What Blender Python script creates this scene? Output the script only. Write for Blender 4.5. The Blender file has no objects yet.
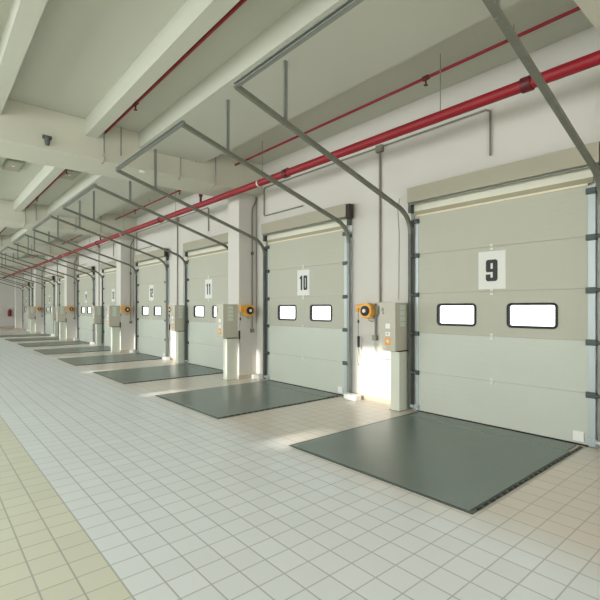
import bpy, bmesh, math, random
from mathutils import Vector, Matrix
random.seed(4)
SC = bpy.context.scene
COL = SC.collection
PI = math.pi

# ------------------------------------------------------------------ layout (metres)
W = 6.08          # x of the dock wall face
P = 4.0           # spacing of the dock doors
Y0 = 2.94         # y of the middle of door number nine
ZB = 4.33         # underside of main beams
ZJ = 4.72         # underside of joists
ZS = 5.02         # underside of slab
YE = 44.3         # end wall
XL = -6.0         # opposite wall
YN = -6.0         # wall behind the camera

# ------------------------------------------------------------------ materials
def lin(c):
    return tuple(((v/255)/12.92 if v/255 <= .04045 else ((v/255+.055)/1.055)**2.4) for v in c)+(1,)

def mat(name, rgb, rough=.6, metal=0, vary=.06, scale=6, bump=0, bscale=60, spec=.5, coat=0):
    m = bpy.data.materials.new(name); m.use_nodes = True
    nt = m.node_tree; N = nt.nodes; L = nt.links
    b = N['Principled BSDF']
    c = lin(rgb)
    tc = N.new('ShaderNodeTexCoord')
    n = N.new('ShaderNodeTexNoise'); n.inputs['Scale'].default_value = scale; n.inputs['Detail'].default_value = 4
    L.new(tc.outputs['Object'], n.inputs['Vector'])
    r = N.new('ShaderNodeMapRange'); r.inputs['To Min'].default_value = 1-vary; r.inputs['To Max'].default_value = 1+vary
    L.new(n.outputs['Fac'], r.inputs['Value'])
    mx = N.new('ShaderNodeVectorMath'); mx.operation = 'SCALE'; mx.inputs[0].default_value = c[:3]
    L.new(r.outputs['Result'], mx.inputs['Scale'])
    L.new(mx.outputs['Vector'], b.inputs['Base Color'])
    b.inputs['Roughness'].default_value = rough; b.inputs['Metallic'].default_value = metal
    b.inputs['Specular IOR Level'].default_value = spec
    b.inputs['Coat Weight'].default_value = coat
    if bump:
        n2 = N.new('ShaderNodeTexNoise'); n2.inputs['Scale'].default_value = bscale
        L.new(tc.outputs['Object'], n2.inputs['Vector'])
        bp = N.new('ShaderNodeBump'); bp.inputs['Strength'].default_value = bump; bp.inputs['Distance'].default_value = .01
        L.new(n2.outputs['Fac'], bp.inputs['Height']); L.new(bp.outputs['Normal'], b.inputs['Normal'])
    return m

def tile_mat():
    m = bpy.data.materials.new('floor_tiles'); m.use_nodes = True
    nt = m.node_tree; N = nt.nodes; L = nt.links; b = N['Principled BSDF']
    tc = N.new('ShaderNodeTexCoord'); sx = N.new('ShaderNodeSeparateXYZ'); L.new(tc.outputs['Object'], sx.inputs[0])
    def M(op, a, c=None, d=None):
        q = N.new('ShaderNodeMath'); q.operation = op
        for i, v in enumerate((a, c, d)):
            if v is None: continue
            if isinstance(v, (int, float)): q.inputs[i].default_value = v
            else: L.new(v, q.inputs[i])
        return q.outputs[0]
    s = .2
    def line(o, off, w):
        f = M('FRACT', M('DIVIDE', M('ADD', o, off), s))
        d = M('MINIMUM', f, M('SUBTRACT', 1, f))
        return M('LESS_THAN', d, w)
    lx = line(sx.outputs[0], -.12+20, .026)
    ly = line(sx.outputs[1], 20.05, .024)
    grout = M('MAXIMUM', lx, M('MULTIPLY', ly, .9))
    # each tile its own faint tone
    cx = M('FLOOR', M('DIVIDE', M('ADD', sx.outputs[0], -.12+20), s)); cy = M('FLOOR', M('DIVIDE', M('ADD', sx.outputs[1], 20.05), s))
    cb = N.new('ShaderNodeCombineXYZ'); L.new(cx, cb.inputs[0]); L.new(cy, cb.inputs[1])
    wn = N.new('ShaderNodeTexWhiteNoise'); L.new(cb.outputs[0], wn.inputs['Vector'])
    n = N.new('ShaderNodeTexNoise'); n.inputs['Scale'].default_value = .7; n.inputs['Detail'].default_value = 5
    L.new(tc.outputs['Object'], n.inputs['Vector'])
    tone = M('ADD', .93, M('ADD', M('MULTIPLY', wn.outputs['Value'], .04), M('MULTIPLY', n.outputs['Fac'], .06)))
    # olive at left, pale hall, then soft beige shade painted in before the doors
    def mix(a, c, f):
        q = N.new('ShaderNodeMix'); q.data_type = 'RGBA'
        L.new(f, q.inputs[0])
        for i, v in ((6, a), (7, c)):
            if isinstance(v, tuple): q.inputs[i].default_value = v
            else: L.new(v, q.inputs[i])
        return q.outputs[2]
    za = M('LESS_THAN', sx.outputs[0], .92)
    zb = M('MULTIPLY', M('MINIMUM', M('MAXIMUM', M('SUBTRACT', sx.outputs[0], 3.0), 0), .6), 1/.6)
    c = mix(lin(TILE), lin(TILE_LEFT), za)
    c = mix(c, lin(TILE_SHADED), zb)
    c = mix(c, lin(GROUT), M('MULTIPLY', grout, .6))
    sc = N.new('ShaderNodeVectorMath'); sc.operation = 'SCALE'; L.new(c, sc.inputs[0]); L.new(tone, sc.inputs['Scale'])
    L.new(sc.outputs['Vector'], b.inputs['Base Color'])
    b.inputs['Roughness'].default_value = .30
    bp = N.new('ShaderNodeBump'); bp.inputs['Strength'].default_value = .25; bp.inputs['Distance'].default_value = .003
    L.new(M('SUBTRACT', 1, grout), bp.inputs['Height']); L.new(bp.outputs['Normal'], b.inputs['Normal'])
    return m

def panel_mat(name, rgb):
    """embossed steel door skin: fine horizontal ribs"""
    m = mat(name, rgb, rough=.5, vary=.025, scale=3)
    nt = m.node_tree; N = nt.nodes; L = nt.links; b = N['Principled BSDF']
    tc = N.new('ShaderNodeTexCoord'); sx = N.new('ShaderNodeSeparateXYZ'); L.new(tc.outputs['Object'], sx.inputs[0])
    q = N.new('ShaderNodeMath'); q.operation = 'MULTIPLY'; q.inputs[1].default_value = 2*PI/.078; L.new(sx.outputs[2], q.inputs[0])
    s = N.new('ShaderNodeMath'); s.operation = 'SINE'; L.new(q.outputs[0], s.inputs[0])
    p = N.new('ShaderNodeMath'); p.operation = 'GREATER_THAN'; p.inputs[1].default_value = .93; L.new(s.outputs[0], p.inputs[0])
    bp = N.new('ShaderNodeBump'); bp.inputs['Strength'].default_value = .35; bp.inputs['Distance'].default_value = .004; bp.invert = True
    L.new(p.outputs[0], bp.inputs['Height']); L.new(bp.outputs['Normal'], b.inputs['Normal'])
    return m

TILE = (238, 243, 246); TILE_LEFT = (228, 229, 212); TILE_SHADED = (228, 219, 208); GROUT = (150, 152, 148)
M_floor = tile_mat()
M_wall = mat('wall_paint', (214, 211, 204), .75, vary=.02, scale=1.2, bump=.05, bscale=40)
M_ceil = mat('ceiling_paint', (196, 197, 184), .8, vary=.03, scale=.8)
M_beam = mat('beam_paint', (206, 205, 190), .8, vary=.035, scale=1.1)
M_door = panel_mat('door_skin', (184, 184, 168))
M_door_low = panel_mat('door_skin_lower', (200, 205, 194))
M_fascia = mat('fascia_beige', (172, 167, 148), .6, vary=.03)
M_header = mat('header_white', (224, 222, 206), .55)
M_tan = mat('seal_tan', (168, 162, 138), .7)
M_cream = mat('cream_edge', (232, 222, 196), .6)
M_steel = mat('galvanised_steel', (140, 144, 138), .45, .25, vary=.1, scale=20)
M_rail = mat('rail_steel', (118, 120, 108), .5, .25, vary=.1, scale=20)
M_track = mat('track_steel', (92, 98, 94), .5, .2, vary=.1, scale=20)
M_dark = mat('dark_steel', (84, 90, 88), .5, .25)
M_light = mat('pale_steel', (186, 196, 198), .4, .2)
M_black = mat('black_rubber', (30, 28, 27), .6)
M_cap = mat('dark_brown_cap', (48, 36, 30), .6)
M_white = mat('white_plastic', (240, 240, 236), .45)
M_sign = mat('sign_white', (226, 228, 222), .5, vary=.02)
M_digit = mat('digit_black', (26, 27, 30), .5, vary=.02)
M_red = mat('red_pipe_paint', (146, 16, 32), .5, vary=.08, scale=5)
M_darkred = mat('dark_red_coupling', (92, 18, 28), .45)
M_conduit = mat('conduit_grey', (142, 138, 124), .5, .4)
M_box = mat('cabinet_paint', (196, 192, 176), .45, vary=.02)
M_post = mat('post_paint', (216, 220, 206), .5, vary=.02)
M_orange = mat('orange_plastic', (238, 172, 62), .4)
M_sticker = mat('orange_sticker', (245, 165, 50), .5)
M_pale = mat('pale_label', (208, 220, 206), .5)
M_plate = mat('plate_paint', (118, 130, 124), .32, 0, vary=.08, scale=2.5, bump=.03, bscale=30)
M_plate_edge = mat('plate_edge', (82, 90, 86), .5)
M_plinth = mat('plinth_tile', (190, 178, 160), .5)
M_fix = mat('fixture_grey', (150, 154, 140), .5)
M_ground = mat('yard_concrete', (190, 190, 186), .9)

def glass_mat():
    m = bpy.data.materials.new('window_pane'); m.use_nodes = True
    nt = m.node_tree; N = nt.nodes; L = nt.links
    N.remove(N['Principled BSDF'])
    t = N.new('ShaderNodeBsdfTransparent'); t.inputs[0].default_value = (.93, .95, .96, 1)
    g = N.new('ShaderNodeBsdfGlossy'); g.inputs['Roughness'].default_value = .05
    mx = N.new('ShaderNodeMixShader'); mx.inputs[0].default_value = .06; L.new(t.outputs[0], mx.inputs[1]); L.new(g.outputs[0], mx.inputs[2])
    L.new(mx.outputs[0], N['Material Output'].inputs['Surface'])
    return m
M_glass = glass_mat()

# ------------------------------------------------------------------ mesh helpers
class MB:
    def __init__(s): s.bm = bmesh.new()
    def box(s, x0, x1, y0, y1, z0, z1, bev=0, mx=None):
        t = bmesh.new(); bmesh.ops.create_cube(t, size=1)
        for v in t.verts:
            v.co = Vector(((x0+x1)/2+v.co.x*(x1-x0), (y0+y1)/2+v.co.y*(y1-y0), (z0+z1)/2+v.co.z*(z1-z0)))
        if bev: bmesh.ops.bevel(t, geom=t.edges[:], offset=bev, segments=2, affect='EDGES', profile=.6)
        if mx: bmesh.ops.transform(t, matrix=mx, verts=t.verts)
        s._add(t); return s
    def _add(s, t):
        me = bpy.data.meshes.new('tmp'); t.to_mesh(me); t.free(); s.bm.from_mesh(me); bpy.data.meshes.remove(me)
    def sweep(s, pts, prof, up=Vector((0, 1, 0))):
        """sweep a closed profile [(a,b)] along pts; a runs along 'side', b along the normal"""
        pts = [Vector(p) for p in pts]; rings = []
        for i, p in enumerate(pts):
            d0 = (p-pts[i-1]).normalized() if i else None
            d1 = (pts[i+1]-p).normalized() if i < len(pts)-1 else None
            d = d0 if d1 is None else (d1 if d0 is None else (d0+d1).normalized())
            u = up if abs(d.dot(up)) < .95 else (Vector((0, 0, 1)) if abs(d.z) < .9 else Vector((1, 0, 0)))
            a = d.cross(u).normalized(); b = a.cross(d).normalized()
            k = 1.0
            if d0 is not None and d1 is not None: k = 1/max(.5, d.dot(d1))
            rings.append([s.bm.verts.new(p+a*q[0]*k+b*q[1]) for q in prof])
        n = len(prof)
        for r0, r1 in zip(rings, rings[1:]):
            for j in range(n): s.bm.faces.new((r0[j], r0[(j+1) % n], r1[(j+1) % n], r1[j]))
        s.bm.faces.new(rings[0][::-1]); s.bm.faces.new(rings[-1])
        return s
    def tube(s, pts, r, n=10, up=Vector((0, 1, 0))):
        return s.sweep(pts, [(r*math.cos(2*PI*i/n), r*math.sin(2*PI*i/n)) for i in range(n)], up)
    def cyl(s, c, axis, r, h, n=24, r2=None):
        t = bmesh.new(); bmesh.ops.create_cone(t, cap_ends=True, segments=n, radius1=r, radius2=r if r2 is None else r2, depth=h)
        q = Vector((0, 0, 1)).rotation_difference(Vector(axis)).to_matrix().to_4x4()
        bmesh.ops.transform(t, matrix=Matrix.Translation(c) @ q, verts=t.verts); s._add(t); return s
    def poly(s, pts, vec):
        """extrude a planar polygon by vec"""
        a = [s.bm.verts.new(Vector(p)) for p in pts]; b = [s.bm.verts.new(Vector(p)+Vector(vec)) for p in pts]
        s.bm.faces.new(a); s.bm.faces.new(b[::-1])
        for i in range(len(a)): s.bm.faces.new((a[i], b[i], b[(i+1) % len(a)], a[(i+1) % len(a)]))
        return s
    def build(s, name, material, parent=None, smooth=False):
        bmesh.ops.recalc_face_normals(s.bm, faces=s.bm.faces)
        me = bpy.data.meshes.new(name); s.bm.to_mesh(me); s.bm.free()
        me.materials.append(material)
        if smooth:
            for p in me.polygons: p.use_smooth = True
            try: me.set_sharp_from_angle(angle=math.radians(40))
            except Exception: pass
        o = bpy.data.objects.new(name, me); COL.objects.link(o)
        if parent: o.parent = parent
        return o

def empty(name, loc, rz=0):
    o = bpy.data.objects.new(name, None); COL.objects.link(o); o.location = loc; o.rotation_euler = (0, 0, rz)
    o.empty_display_size = .1
    return o
def tag(o, label=None, cat=None, group=None, kind=None):
    if label: o['label'] = label
    if cat: o['category'] = cat
    if group: o['group'] = group
    if kind: o['kind'] = kind
    return o
KIDS = {}
def kids(o): return [c for c in list(COL.objects) if c.parent is o]
def copy_tree(o, parent=None):
    c = o.copy(); COL.objects.link(c)
    if parent: c.parent = parent
    for ch in kids(o): copy_tree(ch, c)
    return c

# ------------------------------------------------------------------ the setting
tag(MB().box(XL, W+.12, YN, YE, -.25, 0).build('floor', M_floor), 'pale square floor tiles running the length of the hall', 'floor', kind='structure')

b = MB()
OW, OH = 1.14, 3.04
ys = YN
for k in range(10):
    yc = Y0+P*k
    b.box(W, W+.12, ys, yc-OW, 0, ZS); b.box(W, W+.12, yc-OW, yc+OW, OH, ZS); ys = yc+OW
b.box(W, W+.12, ys, YE, 0, ZS)
tag(b.build('wall_right', M_wall), 'off-white dock wall holding the row of numbered doors', 'wall', kind='structure')
tag(MB().box(XL, W+.12, YE, YE+.15, 0, ZS).build('wall_far', M_wall), 'plain end wall at the far left end of the hall', 'wall', kind='structure')

# opposite wall, its slots added to shape sun patches; closed wall behind the camera
b = MB()
sl = []   # opening rectangles (y0,y1,z0,z1) where low sun enters
for k in range(-1, 10):
    a = P*k
    sl.append((4.05+a, 4.43+a, 2.76, 3.02))
    sl.append((4.56+a, (4.75 if k % 2 else 5.42)+a, 3.50 if k % 2 else 3.62, 4.26 if k % 2 else 4.56))
y = YN
for (y0, y1, z0, z1) in sl:
    if y1 > YE: break
    b.box(XL-.05, XL, y, y0, 0, ZS); b.box(XL-.05, XL, y0, y1, 0, z0); b.box(XL-.05, XL, y0, y1, z1, ZS); y = y1
b.box(XL-.05, XL, y, YE, 0, ZS)
tag(b.build('wall_left', M_wall), 'white wall across the hall, opposite the doors', 'wall', kind='structure')
tag(MB().box(XL, W+.12, YN-.15, YN, 0, ZS).build('wall_near', M_wall), 'white wall behind the viewpoint', 'wall', kind='structure')

# ceiling slab
tag(MB().box(XL-.05, W+.12, YN-.15, YE+.15, ZS, ZS+.2).build('ceiling', M_ceil), 'pale concrete ceiling slab', 'ceiling', kind='structure')
BE = [(.41+8*k, 1.35+8*k) for k in range(6)]     # main beams
for i, (y0, y1) in enumerate(BE):
    o = MB().box(XL, W, y0, y1, ZB, ZS, bev=.012).build('trim_%d' % (i+1), M_beam)
    tag(o, 'wide main ceiling beam crossing the hall', 'beam', kind='structure')
# joists running along the hall between the beams
JX = [(-5.2, -3.8), (-2.6, -2.4), (-1.4, .1), (.75, .95), (2.2, 2.4), (3.15, 4.52)]
edges = [YN]+[v for e in BE for v in e]+[YE]
n = len(BE)
for i in range(0, len(edges), 2):
    y0, y1 = edges[i], edges[i+1]
    if y1-y0 < .1: continue
    for (x0, x1) in JX:
        n += 1
        tag(MB().box(x0, x1, y0, y1, ZJ, ZS).build('trim_%d' % n, M_ceil), 'ceiling joist running along the hall', 'joist', kind='structure')

# square columns standing at every second pier
for k in range(0, 6):
    yc = .9+8*k
    n += 1
    tag(MB().box(W-.5, W, yc-.24, yc+.24, 0, ZB, bev=.012).build('trim_%d' % n, M_wall), 'square white column on the dock wall', 'column', kind='structure')

# tiled skirting along each pier
nb = 0
for k in range(0, 10):
    y0 = Y0+P*k+1.36; y1 = Y0+P*(k+1)-1.36
    nb += 1
    if k % 2:   # wraps round the column
        yc = .9+4*(k+1)
        m = MB().box(W-.02, W, y0, yc-.24, 0, .1).box(W-.52, W, yc-.26, yc-.24, 0, .1)
        if y1 > yc+.26: m.box(W-.02, W, yc+.24, y1, 0, .1)
    else: m = MB().box(W-.02, W, y0, y1, 0, .1)
    tag(m.build('baseboard_right' if nb == 1 else 'baseboard_right.%03d' % (nb-1), M_plinth), 'low beige skirting at the foot of a pier', 'skirting', kind='structure')
tag(MB().box(XL, W, YE-.02, YE, 0, .1).build('baseboard_far', M_plinth), 'low skirting on the end wall', 'skirting', kind='structure')
tag(MB().box(W+.13, W+60, -40, 90, -1.3, -1.2).build('trim_200', M_ground), 'concrete yard outside the doors', 'ground', kind='structure')

# ------------------------------------------------------------------ sectional doors
SH = .626
def seg_digit(ch):
    """heavy condensed digit: list of (y,z) polygons in a 1 x 1.95 box"""
    t = .40; h = 1.95; q = .12; hm = h/2
    A = [(q, h), (1-q, h), (1, h-q*1.3), (1, h-t*.8), (0, h-t*.8), (0, h-q*1.3)]
    D = [(0, q*1.3), (q, 0), (1-q, 0), (1, q*1.3), (1, t*.8), (0, t*.8)]
    G = [(.05, hm-t*.36), (.95, hm-t*.36), (.95, hm+t*.36), (.05, hm+t*.36)]
    Fs = [(0, hm-.05), (t, hm-.05), (t, h-t*.7), (0, h-t*.7)]
    Bs = [(1-t, hm-.05), (1, hm-.05), (1, h-t*.7), (1-t, h-t*.7)]
    Es = [(0, t*.7), (t, t*.7), (t, hm+.05), (0, hm+.05)]
    Cs = [(1-t, t*.7), (1, t*.7), (1, hm+.05), (1-t, hm+.05)]
    Eh = [(0, t*.7), (t, t*.7), (t, t*1.55), (0, t*1.55)]
    Bh = [(1-t, h-t*1.55), (1, h-t*1.55), (1, h-t*.7), (1-t, h-t*.7)]
    Fh = [(0, h-t*1.55), (t, h-t*1.55), (t, h-t*.7), (0, h-t*.7)]
    one = [(.38, 0), (.38+t*1.1, 0), (.38+t*1.1, h), (.48, h), (.12, h-.22), (.12, h-.48), (.38, h-.4)]
    return {'0': [A, D, Fs, Bs, Es, Cs], '1': [one], '2': [A, Fh, Bs, G, Es, D], '3': [A, Fh, Bs, G, Cs, Eh, D],
            '4': [Fs, G, Bs, Cs, [(1-t, 0), (1, 0), (1, h), (1-t, h)], [(0, hm-.05), (t, hm-.05), (t, h), (0, h)]],
            '5': [A, Fs, G, Cs, Eh, D], '6': [A, Bh, Fs, G, Es, Cs, D], '7': [A, [(1-t, h-t), (1, h-t*.7), (.6, 0), (.6-t, 0)]],
            '8': [A, Fs, Bs, G, Es, Cs, D], '9': [A, Fs, Bs, G, Cs, Eh, D]}[ch]
def digits_mesh(num, parent):
    s = str(num); wd = .165 if len(s) == 1 else .115; gap = .018; hh = .30
    tot = wd*len(s)+gap*(len(s)-1)
    b = MB()
    q = 0
    for i, ch in enumerate(s):
        yl = tot/2-.028-i*(wd+gap)                    # reads left to right with y decreasing
        for pg in seg_digit(ch):
            q += 1
            b.poly([(-.0455-.00025*q, yl-p[0]*wd, 2.035+p[1]/1.95*hh) for p in pg], (-.002, 0, 0))
    return b.build('digits', M_digit, parent)

def ring(y0, y1, z0, z1, t, rad, xa, xb):
    b = MB()
    def loop(i):
        r_ = max(rad-i, .02); out = []
        for cy, cz, a0 in ((y1-i-r_, z1-i-r_, 0), (y0+i+r_, z1-i-r_, PI/2), (y0+i+r_, z0+i+r_, PI), (y1-i-r_, z0+i+r_, 1.5*PI)):
            for j in range(6):
                a = a0+j*PI/10; out.append((cy+r_*math.cos(a), cz+r_*math.sin(a)))
        return out
    A, B = loop(0), loop(t); A2, B2 = loop(.006), loop(t-.006)
    rows = [[b.bm.verts.new((x, p[0], p[1])) for p in L] for x, L in ((xb, A), (xa+.005, A), (xa, A2), (xa, B2), (xa+.005, B), (xb, B))]
    n = len(A)
    for i in range(6):
        u, v = rows[i], rows[(i+1) % 6]
        for j in range(n): b.bm.faces.new((u[j], u[(j+1) % n], v[(j+1) % n], v[j]))
    return b

def make_door():
    r = empty('door_9', (W, Y0, 0))
    F = -.04                                     # leaf face in local x
    for i in range(5):
        z0 = .015+i*SH; z1 = z0+SH-.001
        b = MB()
        if i == 2:
            wz0, wz1 = 1.415, 1.705
            ww = [(-.843, -.263), (.227, .807)]
            b.box(F, -.008, -1.20, 1.17, z0, wz0); b.box(F, -.008, -1.20, 1.17, wz1, z1)
            b.box(F, -.008, -1.20, ww[0][0], wz0, wz1); b.box(F, -.008, ww[0][1], ww[1][0], wz0, wz1); b.box(F, -.008, ww[1][1], 1.17, wz0, wz1)
        else: b.box(F, -.008, -1.20, 1.17, z0, z1, bev=.0045)
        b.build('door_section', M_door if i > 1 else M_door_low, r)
    for s in (-1, 1):
        c = s*.535-.018
        y0, y1, z0, z1, t = c-.318, c+.318, 1.392, 1.728, .032
        b = ring(y0, y1, z0, z1, t, .06, F-.014, -.002)
        f = b.build('window_frame', M_black, r)
        f['label'] = 'black window surround'
        MB().box(-.026, -.020, y0+t, y1-t, z0+t, z1-t).build('pane', M_glass, f)
        e0, e1 = (1.17, 1.215) if s > 0 else (1.20, 1.275)
        st = MB().box(F-.004, -.006, min(s*e0, s*e1), max(s*e0, s*e1), .015, 3.12).build('edge_stile', M_light, r)
        for i, z in enumerate((.08, .625, 1.25, 1.87, 2.5, 3.05)):
            b = MB().box(F-.035, F-.002, min(s*(e0-.02), s*(e1+.02)), max(s*(e0-.02), s*(e1+.02)), z-.036, z+.036, bev=.006)
            b.box(F-.055, F-.03, min(s*e0, s*(e1+.045)), max(s*e0, s*(e1+.045)), z-.014, z+.014)
            b.cyl((F-.045, s*(e1+.04), z), (0, 1, 0), .028, .05, 12)
            b.build('roller_bracket', M_light if i == 0 else M_dark, r)
    for i in range(1, 5):
        z = .012+i*SH
        b = MB().box(F-.012, F, -.05, -.006, z+.012, z+.04, bev=.003).box(F-.012, F, -.05, -.006, z-.045, z-.017, bev=.003)
        b.cyl((F-.006, -.028, z-.002), (0, 1, 0), .006, .05, 8)
        b.build('hinge', M_sign, r)
    sg = MB().box(F-.004, F, -.22, .165, 1.925, 2.455).build('number_sign', M_sign, r)
    MB().box(F-.004, -.004, -1.2, 1.2, .002, .022).build('bottom_seal', M_black, r)
    MB().box(F-.02, F, -1.16, -1.04, .05, .17, bev=.006).build('latch_box', M_white, r)
    return r
door = make_door()
doors = []
for k in range(10):
    r = door if k == 0 else copy_tree(door)
    r.name = 'door_%d' % (9+k); r.location = (W, Y0+P*k, 0)
    r['kind'] = 'structure'
    near = 'nearest the viewer' if k == 0 else ('nearer the end wall' if k > 7 else 'with its number sign above two windows')
    tag(r, 'grey sectional loading door number %d, %s' % (9+k, near), 'door')
    doors.append(r)
for k, r in enumerate(doors):
    sg = [c for c in kids(r) if c.name.startswith('number_sign')][0]
    digits_mesh(9+k, sg)

# ------------------------------------------------------------------ lifting tracks, one set per door
XE, ZE = 2.70-W, 4.165                            # rail end (local x, z)
XH = 3.42-W
def channel(pts, w=.027, d=.026):
    pr = [(d, -w), (-d, -w), (-d, -w+.012), (d-.008, -w+.012), (d-.008, w-.012), (-d, w-.012), (-d, w), (d, w)]
    return MB().sweep(pts, pr)
def make_track():
    r = empty('lift_track', (W, Y0, 0))
    slope = (ZE-3.16)/(XE+.08)
    for s in (-1, 1):
        y = 1.30 if s > 0 else -1.345
        pts = [(-.075, y, .03), (-.075, y, 2.86)]
        # bend from vertical into the sloping rail
        p0 = Vector((-.075, 0, 2.86)); p1 = Vector((-.075, 0, 3.12)); p2 = Vector((-.42, 0, 3.12-.34*slope))
        p1 = Vector((-.075, 0, 3.13)); p2 = Vector((-.36, 0, 3.155+(-.36+.08)*slope))
        arc = []
        for i in range(0, 9):
            t = i/8; q = p0*(1-t)**2+p1*2*t*(1-t)+p2*t*t; arc.append((q.x, y, q.z))
        channel([pts[0]]+arc[:1]).build('vertical_track', M_steel if s < 0 else M_track, r)
        MB().box(-.012, 0, y-.035, y+.03, .03, 3.3).build('wall_angle', M_light if s < 0 else M_steel, r)
        channel(arc+[(XE, y, ZE)]).build('sloping_rail', M_rail, r)
        MB().box(-.1, 0, y-.02, y+.03, 2.97, 3.03).build('rail_bracket', M_dark, r)
        MB().box(-.10, 0, y-.02, y+.03, 3.2, 3.37, bev=.006).build('shaft_bearing', M_dark, r)
        top = ZJ
        zr = ZE-(XE-XH)*slope
        b = MB().box(XH-.022, XH+.022, y-.004, y+.004, zr-.03, top).box(XH-.022, XH-.014, y-.004, y+.03, zr-.03, top)
        b.build('hanger', M_steel, r)
    channel([(XE, -1.37, ZE+.02), (XE, 1.33, ZE+.02)]).build('crossbar', M_steel, r)
    MB().cyl((-.12, 0, 3.325), (0, 1, 0), .014, 2.6, 10).build('torsion_shaft', M_steel, r, smooth=True)
    return r
tr = make_track()
for k in range(10):
    r = tr if k == 0 else copy_tree(tr)
    r.location = (W, Y0+P*k, 0)
    tag(r, 'steel track with sloping overhead rails and crossbar above door %d' % (9+k), 'door track', 'lift tracks above the doors')

# ------------------------------------------------------------------ header boxes above the doors
def make_header():
    r = empty('header_box', (W, Y0, 3.14))
    MB().box(-.165, -.002, -1.345, 1.30, .205, .445, bev=.006).build('fascia', M_fascia, r)
    MB().box(-.03, -.002, -1.25, 1.26, .08, .205).build('header_panel', M_header, r)
    MB().poly([(-.03, -1.25, .08), (-.03, 1.25, .08), (-.042, 1.25, .01), (-.042, -1.25, .01)], (.02, 0, 0)).build('top_seal', M_tan, r)
    MB().box(-.052, -.02, -1.2, 1.2, -.012, .012).build('seal_edge', M_cream, r)
    c = MB().box(-.165, -.06, -1.445, -1.35, .17, .43, bev=.008).build('end_cap', M_cap, r); c['label'] = 'dark brown end cap'
    return r
hd = make_header()
for k in range(10):
    r = hd if k == 0 else copy_tree(hd)
    r.location = (W, Y0+P*k, 3.14)
    tag(r, 'beige header box with a dark end cap over door %d' % (9+k), 'header box', 'header boxes over the doors')

# ------------------------------------------------------------------ dock leveller plates
def make_leveler():
    r = empty('dock_leveler', (3.35, Y0, 0))
    L = 2.62; H = 1.165
    MB().box(.035, L-.32, -H+.04, H-.04, .002, .014, bev=.003).build('deck_plate', M_plate, r)
    MB().box(L-.31, L, -H+.07, H-.07, .002, .017, bev=.003).build('lip_plate', M_plate, r)
    b = MB().box(0, .03, -H, H, .001, .008).box(0, L, H-.035, H, .001, .008).box(.03, L, -H, -H+.035, .001, .008)
    b.build('pit_frame', M_plate_edge, r)
    for i in range(22): MB().box(.1+i*.115, .16+i*.115, -H-.004, -H+.018, .008, .016).build('side_stop', M_black, r)
    return r
lv = make_leveler()
for k in range(8):
    r = lv if k == 0 else copy_tree(lv)
    r.location = (3.35, Y0+P*k, 0)
    tag(r, 'dark grey steel dock leveller plate in the floor before door %d' % (9+k), 'dock leveler', 'dock levellers in front of the doors')

# ------------------------------------------------------------------ control cabinets and posts (local -y is the front)
def make_cabinet():
    r = empty('control_box', (0, 0, 0))
    w, d, z0, z1 = .31, .395, .975, 1.745
    MB().box(-w/2, w/2, -d+.03, 0, z0, z1, bev=.006).build('cabinet', M_box, r)
    dr = MB().box(-w/2-.004, w/2+.004, -d, -d+.028, z0-.004, z1+.004, bev=.006).build('lid', M_box, r)
    b = MB().box(-.115, -.075, -d-.008, -d, 1.60, 1.66, bev=.003); b.cyl((-.08, -d-.01, 1.575), (0, 1, 0), .012, .02, 12)
    b.build('keyhole', M_fix, dr)
    s = MB().box(-.035, .055, -d-.003, -d, 1.33, 1.41).build('paper_label', M_white, dr); s['label'] = 'blank white label'
    s = MB().box(-.035, .055, -d-.003, -d, 1.21, 1.275).build('paper_label', M_white, dr)
    MB().cyl((.01, -d-.004, 1.243), (0, 1, 0), .014, .004, 12).build('printed_dot', M_fix, s)
    s = MB().box(-.045, .065, -d-.003, -d, 1.065, 1.18).build('warning_label', M_sticker, dr); s['label'] = 'orange warning label'
    MB().cyl((.01, -d-.004, 1.122), (0, 1, 0), .03, .004, 20).build('label_mark', M_pale, s)
    for i in range(4):
        q = MB().box(w/2, w/2+.003, -.27, -.13, 1.36+i*.09, 1.435+i*.09).build('side_label', M_pale, r)
    q['label'] = 'pale green side label'
    MB().box(-.02, w/2+.005, -.30, 0, z0-.018, z0-.0).build('base_strip', M_cap, r)
    return r
def make_post():
    r = empty('support_post', (0, 0, 0))
    MB().box(-.02, .155, -.285, 0, .008, .955, bev=.005).build('post', M_post, r)
    MB().box(-.04, .165, -.30, 0, 0, .008).build('foot_plate', M_fix, r)
    return r
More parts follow.
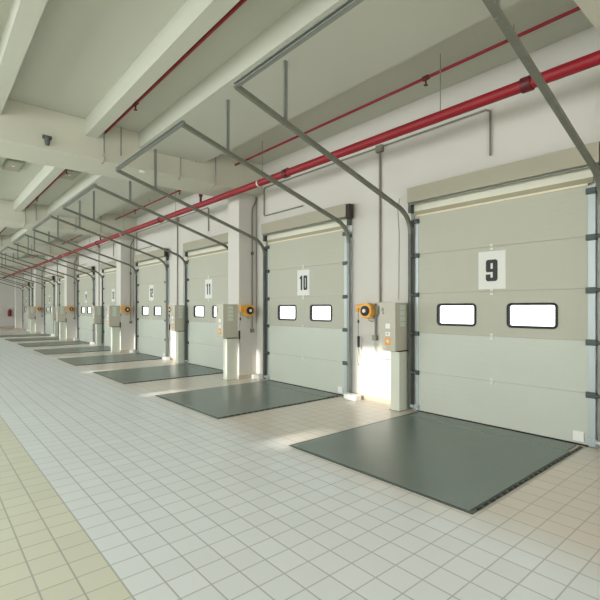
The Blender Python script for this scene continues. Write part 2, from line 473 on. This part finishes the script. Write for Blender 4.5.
# ------------------------------------------------------------------ cable reels
def make_reel():
    r = empty('cable_reel', (0, 0, 0))
    b = MB().cyl((0, -.11, 0), (0, 1, 0), .138, .11, 32)
    b.box(-.23, -.02, -.15, -.07, .04, .118, bev=.012)
    b.box(-.235, -.19, -.145, -.075, -.02, .075, bev=.01)
    b.box(.0, .12, -.15, -.07, -.125, -.02, bev=.015)
    b.build('housing', M_orange, r, smooth=True)
    q = MB().cyl((0, -.175, 0), (0, 1, 0), .088, .03, 28).build('hub', M_black, r, smooth=True)
    MB().cyl((0, -.197, 0), (0, 1, 0), .034, .02, 20).build('hub_cap', M_white, q, smooth=True)
    MB().box(-.05, .05, -.055, 0, -.1, .1, bev=.006).box(.1, .2, -.05, 0, -.07, .08, bev=.006).build('wall_bracket', M_fix, r)
    # cord with grip and hanging loop
    pts = [(-.213, -.11, -.03), (-.215, -.10, -.2), (-.23, -.09, -.34), (-.23, -.08, -.47)]
    cd = MB().tube(pts, .006, 6, Vector((1, 0, 0)))
    loop = [(-.23, -.08, -.66), (-.25, -.07, -.80), (-.27, -.06, -.93), (-.245, -.06, -.985), (-.21, -.06, -.96), (-.205, -.07, -.82), (-.227, -.08, -.66)]
    cd.tube(loop, .006, 6, Vector((1, 0, 0)))
    cd.tube([(.03, -.1, -.12), (0, -.07, -.17), (.06, -.05, -.19), (.13, -.04, -.14), (.16, -.03, -.05)], .006, 6, Vector((1, 0, 0)))
    cd.build('cord', M_conduit, r, smooth=True)
    b = MB().cyl((-.23, -.08, -.56), (0, 0, 1), .022, .2, 14)
    MB().cyl((-.216, -.1, -.19), (0, 0, 1), .016, .06, 12).build('cord_ferrule', M_black, r, smooth=True)
    b.build('handle_grip', M_black, r, smooth=True)
    return r
# ------------------------------------------------------------------ foot block beside the track
def make_block():
    r = MB().poly([(-.12, -.16, 0), (-.12, .16, 0), (-.10, .15, .085), (-.10, -.15, .085)], (.0, 0, 0)) if 0 else MB()
    r.box(-.075, .075, -.15, .15, 0, .1, bev=.014)
    return r.build('floor_block', M_white)

cab, post, reel, blk = make_cabinet(), make_post(), make_reel(), make_block()
def cond_flush(yc):
    """wall conduit beside a flush pier; yc = middle of the nearer door"""
    r = empty('wall_conduit', (W, yc, 0))
    y1 = 1.96
    MB().tube([(-.03, y1, 4.42), (-.03, y1, 1.75)], .019, 8).build('drop_pipe', M_conduit, r, smooth=True)
    MB().box(-.07, 0, y1-.07, y1+.07, 4.37, 4.49, bev=.008).build('junction_box', M_conduit, r)
    MB().tube([(-.03, 0, 3.80), (-.03, 0, 4.42), (-.03, .06, 4.46), (-.03, y1-.07, 4.46)], .015, 8, Vector((1, 0, 0))).build('crossing_pipe', M_conduit, r, smooth=True)
    MB().tube([(-.03, y1+.07, 4.46), (-.03, 5.34, 4.46), (-.03, 5.38, 4.42), (-.03, 5.38, 3.84), (-.03, 5.34, 3.80), (-.03, 4.0, 3.80)], .015, 8, Vector((1, 0, 0))).build('crossing_pipe', M_conduit, r, smooth=True)
    MB().tube([(-.03, y1+.10, 1.74), (-.03, y1+.10, 1.14)], .016, 8).box(-.06, 0, y1+.06, y1+.15, 1.09, 1.18, bev=.006).build('lower_pipe', M_conduit, r, smooth=True)
    MB().tube([(-.03, y1+.11, 1.09), (-.04, y1+.10, .93), (-.05, y1+.0, .80), (-.06, y1-.15, .78), (-.06, y1-.38, .82)], .006, 6, Vector((1, 0, 0))).build('loose_cable', M_fix, r, smooth=True)
    MB().tube([(-.008, 1.56, 3.5), (-.008, 1.60, 3.3), (-.008, 1.57, 2.9), (-.008, 1.58, 1.8)], .005, 6, Vector((1, 0, 0))).build('thin_cable', M_fix, r, smooth=True)
    return r
def cond_column(yc):
    """conduit on the near face of a column; yc = middle of the column"""
    r = empty('wall_conduit', (W, yc, 0)); f = -.262
    MB().tube([(-.03, f, 4.30), (-.03, f, 4.22), (-.13, f, 4.02), (-.14, f, 3.9), (-.14, f, 1.72)], .02, 8, Vector((0, 1, 0))).build('drop_pipe', M_conduit, r, smooth=True)
    MB().cyl((-.14, f, 2.95), (0, 0, 1), .035, .08, 12).build('coupling', M_dark, r)
    MB().tube([(-.14, f, 1.55), (-.14, f, 1.14)], .016, 8).box(-.19, -.09, f-.02, f+.02, 1.08, 1.17, bev=.006).build('lower_pipe', M_conduit, r, smooth=True)
    MB().tube([(-.02, f+.01, 4.30), (-.02, f+.01, 1.3)], .008, 6).build('thin_cable', M_fix, r, smooth=True)
    return r
c_fl = cond_flush(Y0); c_co = cond_column(8.9)
first = True
for k in range(9):
    odd = k % 2
    a = P*k
    nm = 'between doors %d and %d' % (9+k, 10+k)
    where = ('on the column ' if odd else 'on the flat wall ')+nm
    c = cab if k == 0 else copy_tree(cab)
    p = post if k == 0 else copy_tree(post)
    e = reel if k == 0 else copy_tree(reel)
    g = blk if k == 0 else copy_tree(blk)
    if odd:
        yc = 4.9+a
        c.location = (W-.5, yc-.04, 0); p.location = (W-.5, yc-.03, 0)
        e.location = (W-.31, yc-.24, 1.60); e.rotation_euler = (0, 0, 0)
        g.location = (W-.12, 4.44+a, 0)
    else:
        c.location = (W, 4.455+a, 0); p.location = (W, 4.455+a, 0)
        e.location = (W, 5.12+a, 1.61); e.rotation_euler = (0, 0, -PI/2)
        g.location = (W-.17, 5.42+a, 0)
    c.rotation_euler = p.rotation_euler = (0, 0, -PI/2)
    tag(c, 'grey control cabinet with orange warning label '+where, 'control box', 'control cabinets on the piers')
    tag(p, 'pale square post under the control cabinet '+where, 'post', 'posts under the control cabinets')
    tag(e, 'orange cable reel with hanging dark grip '+where, 'cable reel', 'orange cable reels')
    tag(g, 'small white block on the floor at the pier '+nm, 'block', 'white blocks at the piers')
    if odd:
        q = c_co if k == 1 else copy_tree(c_co); q.location = (W, 4.9+a, 0)
        tag(q, 'grey conduit running down the near side of the column '+nm, 'conduit', 'conduits on the columns')
    else:
        q = c_fl if k == 0 else copy_tree(c_fl); q.location = (W, Y0+a, 0)
        tag(q, 'grey conduit with square junction box high on the wall '+nm, 'conduit', 'conduits on the flat piers')

# ------------------------------------------------------------------ red sprinkler pipes
r = empty('sprinkler_main', (5.20, 0, 4.195))
MB().tube([(0, YN+.1, 0), (0, YE-.1, 0)], .068, 20).build('pipe', M_red, r, smooth=True)
for y in (2.1, 6.45, 12.2, 18.2, 24.2, 30.2, 36.2): MB().cyl((0, y, 0), (0, 1, 0), .085, .11, 20).cyl((.0, y-.05, .06), (0, 0, 1), .02, .06, 8).build('coupling', M_darkred, r, smooth=True)
for y in (7.32, 15.4, 23.4, 31.4): MB().cyl((0, y, 0), (0, 1, 0), .074, .035, 20).build('pale_band', M_pale, r, smooth=True)
for y in (9.75, 17.7, 25.7): MB().tube([(-.02, y, .05), (-.02, y, .26)], .03, 10).cyl((-.02, y, .22), (0, 0, 1), .045, .06, 12).build('riser', M_darkred, r, smooth=True)
for y in (3.2, 7.2, 11.2, 15.2, 19.2, 27.2, 35.2): MB().tube([(0, y, .06), (0, y, ZS-4.195)], .006, 6).build('hanger_rod', M_steel, r, smooth=True)
tag(r, 'thick red sprinkler main running the length of the dock wall', 'pipe')
def branch(x, label, heads):
    r = empty('sprinkler_branch', (x, 0, 4.86))
    MB().tube([(0, YN+.1, 0), (0, YE-.1, 0)], .021, 10).build('pipe', M_red, r, smooth=True)
    for y in heads: MB().cyl((0, y, 0), (0, 1, 0), .034, .09, 12).tube([(0, y, 0), (0, y, -.09)], .012, 8).cyl((0, y, -.1), (0, 0, 1), .03, .006, 12).build('sprinkler_head', M_darkred, r, smooth=True)
    for y in heads: MB().tube([(0, y-1.2, .02), (0, y-1.2, ZS-4.86)], .005, 6).build('hanger_rod', M_steel, r, smooth=True)
    tag(r, label, 'pipe')
branch(5.32, 'thin red sprinkler pipe above the thick red main, near the wall', (3.5, 11.2, 14.5, 19.2, 22.5))
branch(2.54, 'thin red sprinkler pipe beside the slim joist, left of the others', (3.5, 6.9, 11.2, 14.65, 19.2, 22.6, 30.6))

# ------------------------------------------------------------------ small things on the ceiling
DR = [(2.51, 4.47, 1), (2.81, 4.49, 0), (3.18, 4.72, 0), (3.99, 4.43, 1), (4.33, 4.70, 0), (4.80, 4.48, 1)]
names = ['first from the left', 'second from the left', 'third from the left', 'third from the right', 'second from the right', 'nearest the red main']
for k in range(3):
    for i, (x, z, hook) in enumerate(DR):
        r = empty('ceiling_rod', (x, 8.36+8*k, ZS))
        MB().tube([(0, 0, 0), (0, 0, z-ZS)], .011, 8).build('rod', M_steel, r, smooth=True)
        if hook:
            z2 = z-ZS
            MB().tube([(0, .0, z2), (0, .02, z2-.06), (.02, .03, ZB-ZS+.06), (.0, .03, ZB-ZS-.02), (-.03, .03, ZB-ZS-.06)], .013, 8, Vector((1, 0, 0))).build('hook', M_fascia, r, smooth=True)
        tag(r, 'thin rod hanging before the %s ceiling beam, %s' % (('nearest visible', 'second', 'third')[k], names[i]), 'rod', 'rods hanging at the beams')
FX = [(1.62, 12.1, 'left of the slim joist'), (2.78, 12.0, 'right of the thin red pipe')]
for k in range(3):
    for (x, y, w) in FX:
        r = empty('ceiling_light', (x, y+8*k, ZS))
        MB().box(-.17, .17, -.42, .42, -.07, 0, bev=.01).build('housing', M_fix, r)
        MB().box(-.13, .13, -.38, .38, -.078, -.07).build('diffuser', M_fascia, r)
        MB().cyl((-.02, -.1, -.085), (0, 0, 1), .03, .03, 12).build('sensor', M_white, r)
        tag(r, 'unlit grey ceiling light %s, %s' % (w, ('nearest bay', 'second bay', 'third bay')[k]), 'ceiling light', 'unlit ceiling lights')
o = MB().tube([(1.2, 9.36, ZS-.02), (1.42, 10.9, ZS-.03), (1.56, 11.66, ZS-.03)], .015, 8, Vector((0, 0, 1))).build('light_conduit', M_steel, smooth=True)
tag(o, 'thin conduit feeding the left unlit ceiling light', 'conduit')
r = empty('ceiling_detector', (1.60, 8.41, 4.5))
MB().box(-.07, .07, -.05, 0, .0, .06, bev=.01).build('bracket', M_dark, r)
MB().cyl((0, -.05, -.05), (0, 0, 1), .03, .12, 12, .05).build('sensor', M_dark, r)
tag(r, 'small dark detector fixed high on the nearest visible beam', 'detector')
o = MB().cyl((3.26, 8.52, ZB-.008), (0, 0, 1), .055, .016, 20).build('smoke_detector', M_white, smooth=True)
tag(o, 'small round white detector under the nearest visible beam', 'detector')
# ------------------------------------------------------------------ extinguisher on the end wall
r = empty('fire_extinguisher', (5.62, YE-.16, .95))
MB().cyl((0, 0, .25), (0, 0, 1), .12, .5, 20).cyl((0, 0, .53), (0, 0, 1), .12, .07, 20, .04).build('cylinder', M_red, r, smooth=True)
MB().cyl((0, 0, .59), (0, 0, 1), .03, .06, 10).box(-.02, .09, -.02, .02, .61, .65).build('valve', M_black, r)
MB().tube([(.03, 0, .6), (.15, 0, .5), (.14, 0, .15)], .015, 8).build('hose', M_black, r, smooth=True)
MB().box(-.03, .03, .1, .16, .1, .5).build('bracket', M_dark, r)
tag(r, 'red fire extinguisher hung on the end wall at far left', 'fire extinguisher')

# ------------------------------------------------------------------ light
def area(name, loc, rot, sx, sy, power, col):
    l = bpy.data.lights.new(name, 'AREA'); l.shape = 'RECTANGLE'; l.size = sx; l.size_y = sy; l.energy = power; l.color = col
    o = bpy.data.objects.new(name, l); COL.objects.link(o); o.location = loc; o.rotation_euler = rot; return o
for k in range(-1, 9):   # added lamps standing in for daylight, set before the closed opposite wall
    area('daylight_fill', (XL+.02, 6.7+P*k, 2.6), (0, -PI/2, 0), 2.6, 2.3, 155, (.94, .99, 1))
area('daylight_fill', (-1.5, YN+.02, 2.4), (PI/2, 0, 0), 8, 2.8, 300, (1, .97, .92))  # added front fill for faces turned to the viewer; no window built here
s = bpy.data.lights.new('sun', 'SUN'); s.energy = 5.2; s.angle = math.radians(.9); s.color = (1, .96, .88)
so = bpy.data.objects.new('sun', s); COL.objects.link(so); so.location = (-20, 0, 6)
so.rotation_euler = Vector((1, 0, -.30)).to_track_quat('-Z', 'Y').to_euler()
w = bpy.data.worlds.new('World'); SC.world = w; w.use_nodes = True
bg = w.node_tree.nodes['Background']; bg.inputs[0].default_value = (.92, .97, 1, 1); bg.inputs[1].default_value = 3.0

# ------------------------------------------------------------------ camera
cam = bpy.data.cameras.new('camera'); co = bpy.data.objects.new('camera', cam); COL.objects.link(co)
cam.sensor_width = 36; cam.sensor_fit = 'HORIZONTAL'; cam.lens = 440/600*36
cam.shift_y = 8/600      # level camera, horizon just below the middle of the frame
co.location = (0, 0, 1.66); co.rotation_euler = (PI/2, 0, -math.radians(40.7))
cam.clip_start = .05; cam.clip_end = 300
SC.camera = co
SC.view_settings.view_transform = 'Standard'; SC.view_settings.look = 'None'
SC.view_settings.gamma = 1; SC.view_settings.use_curve_mapping = False
SC.view_settings.exposure = 0.2
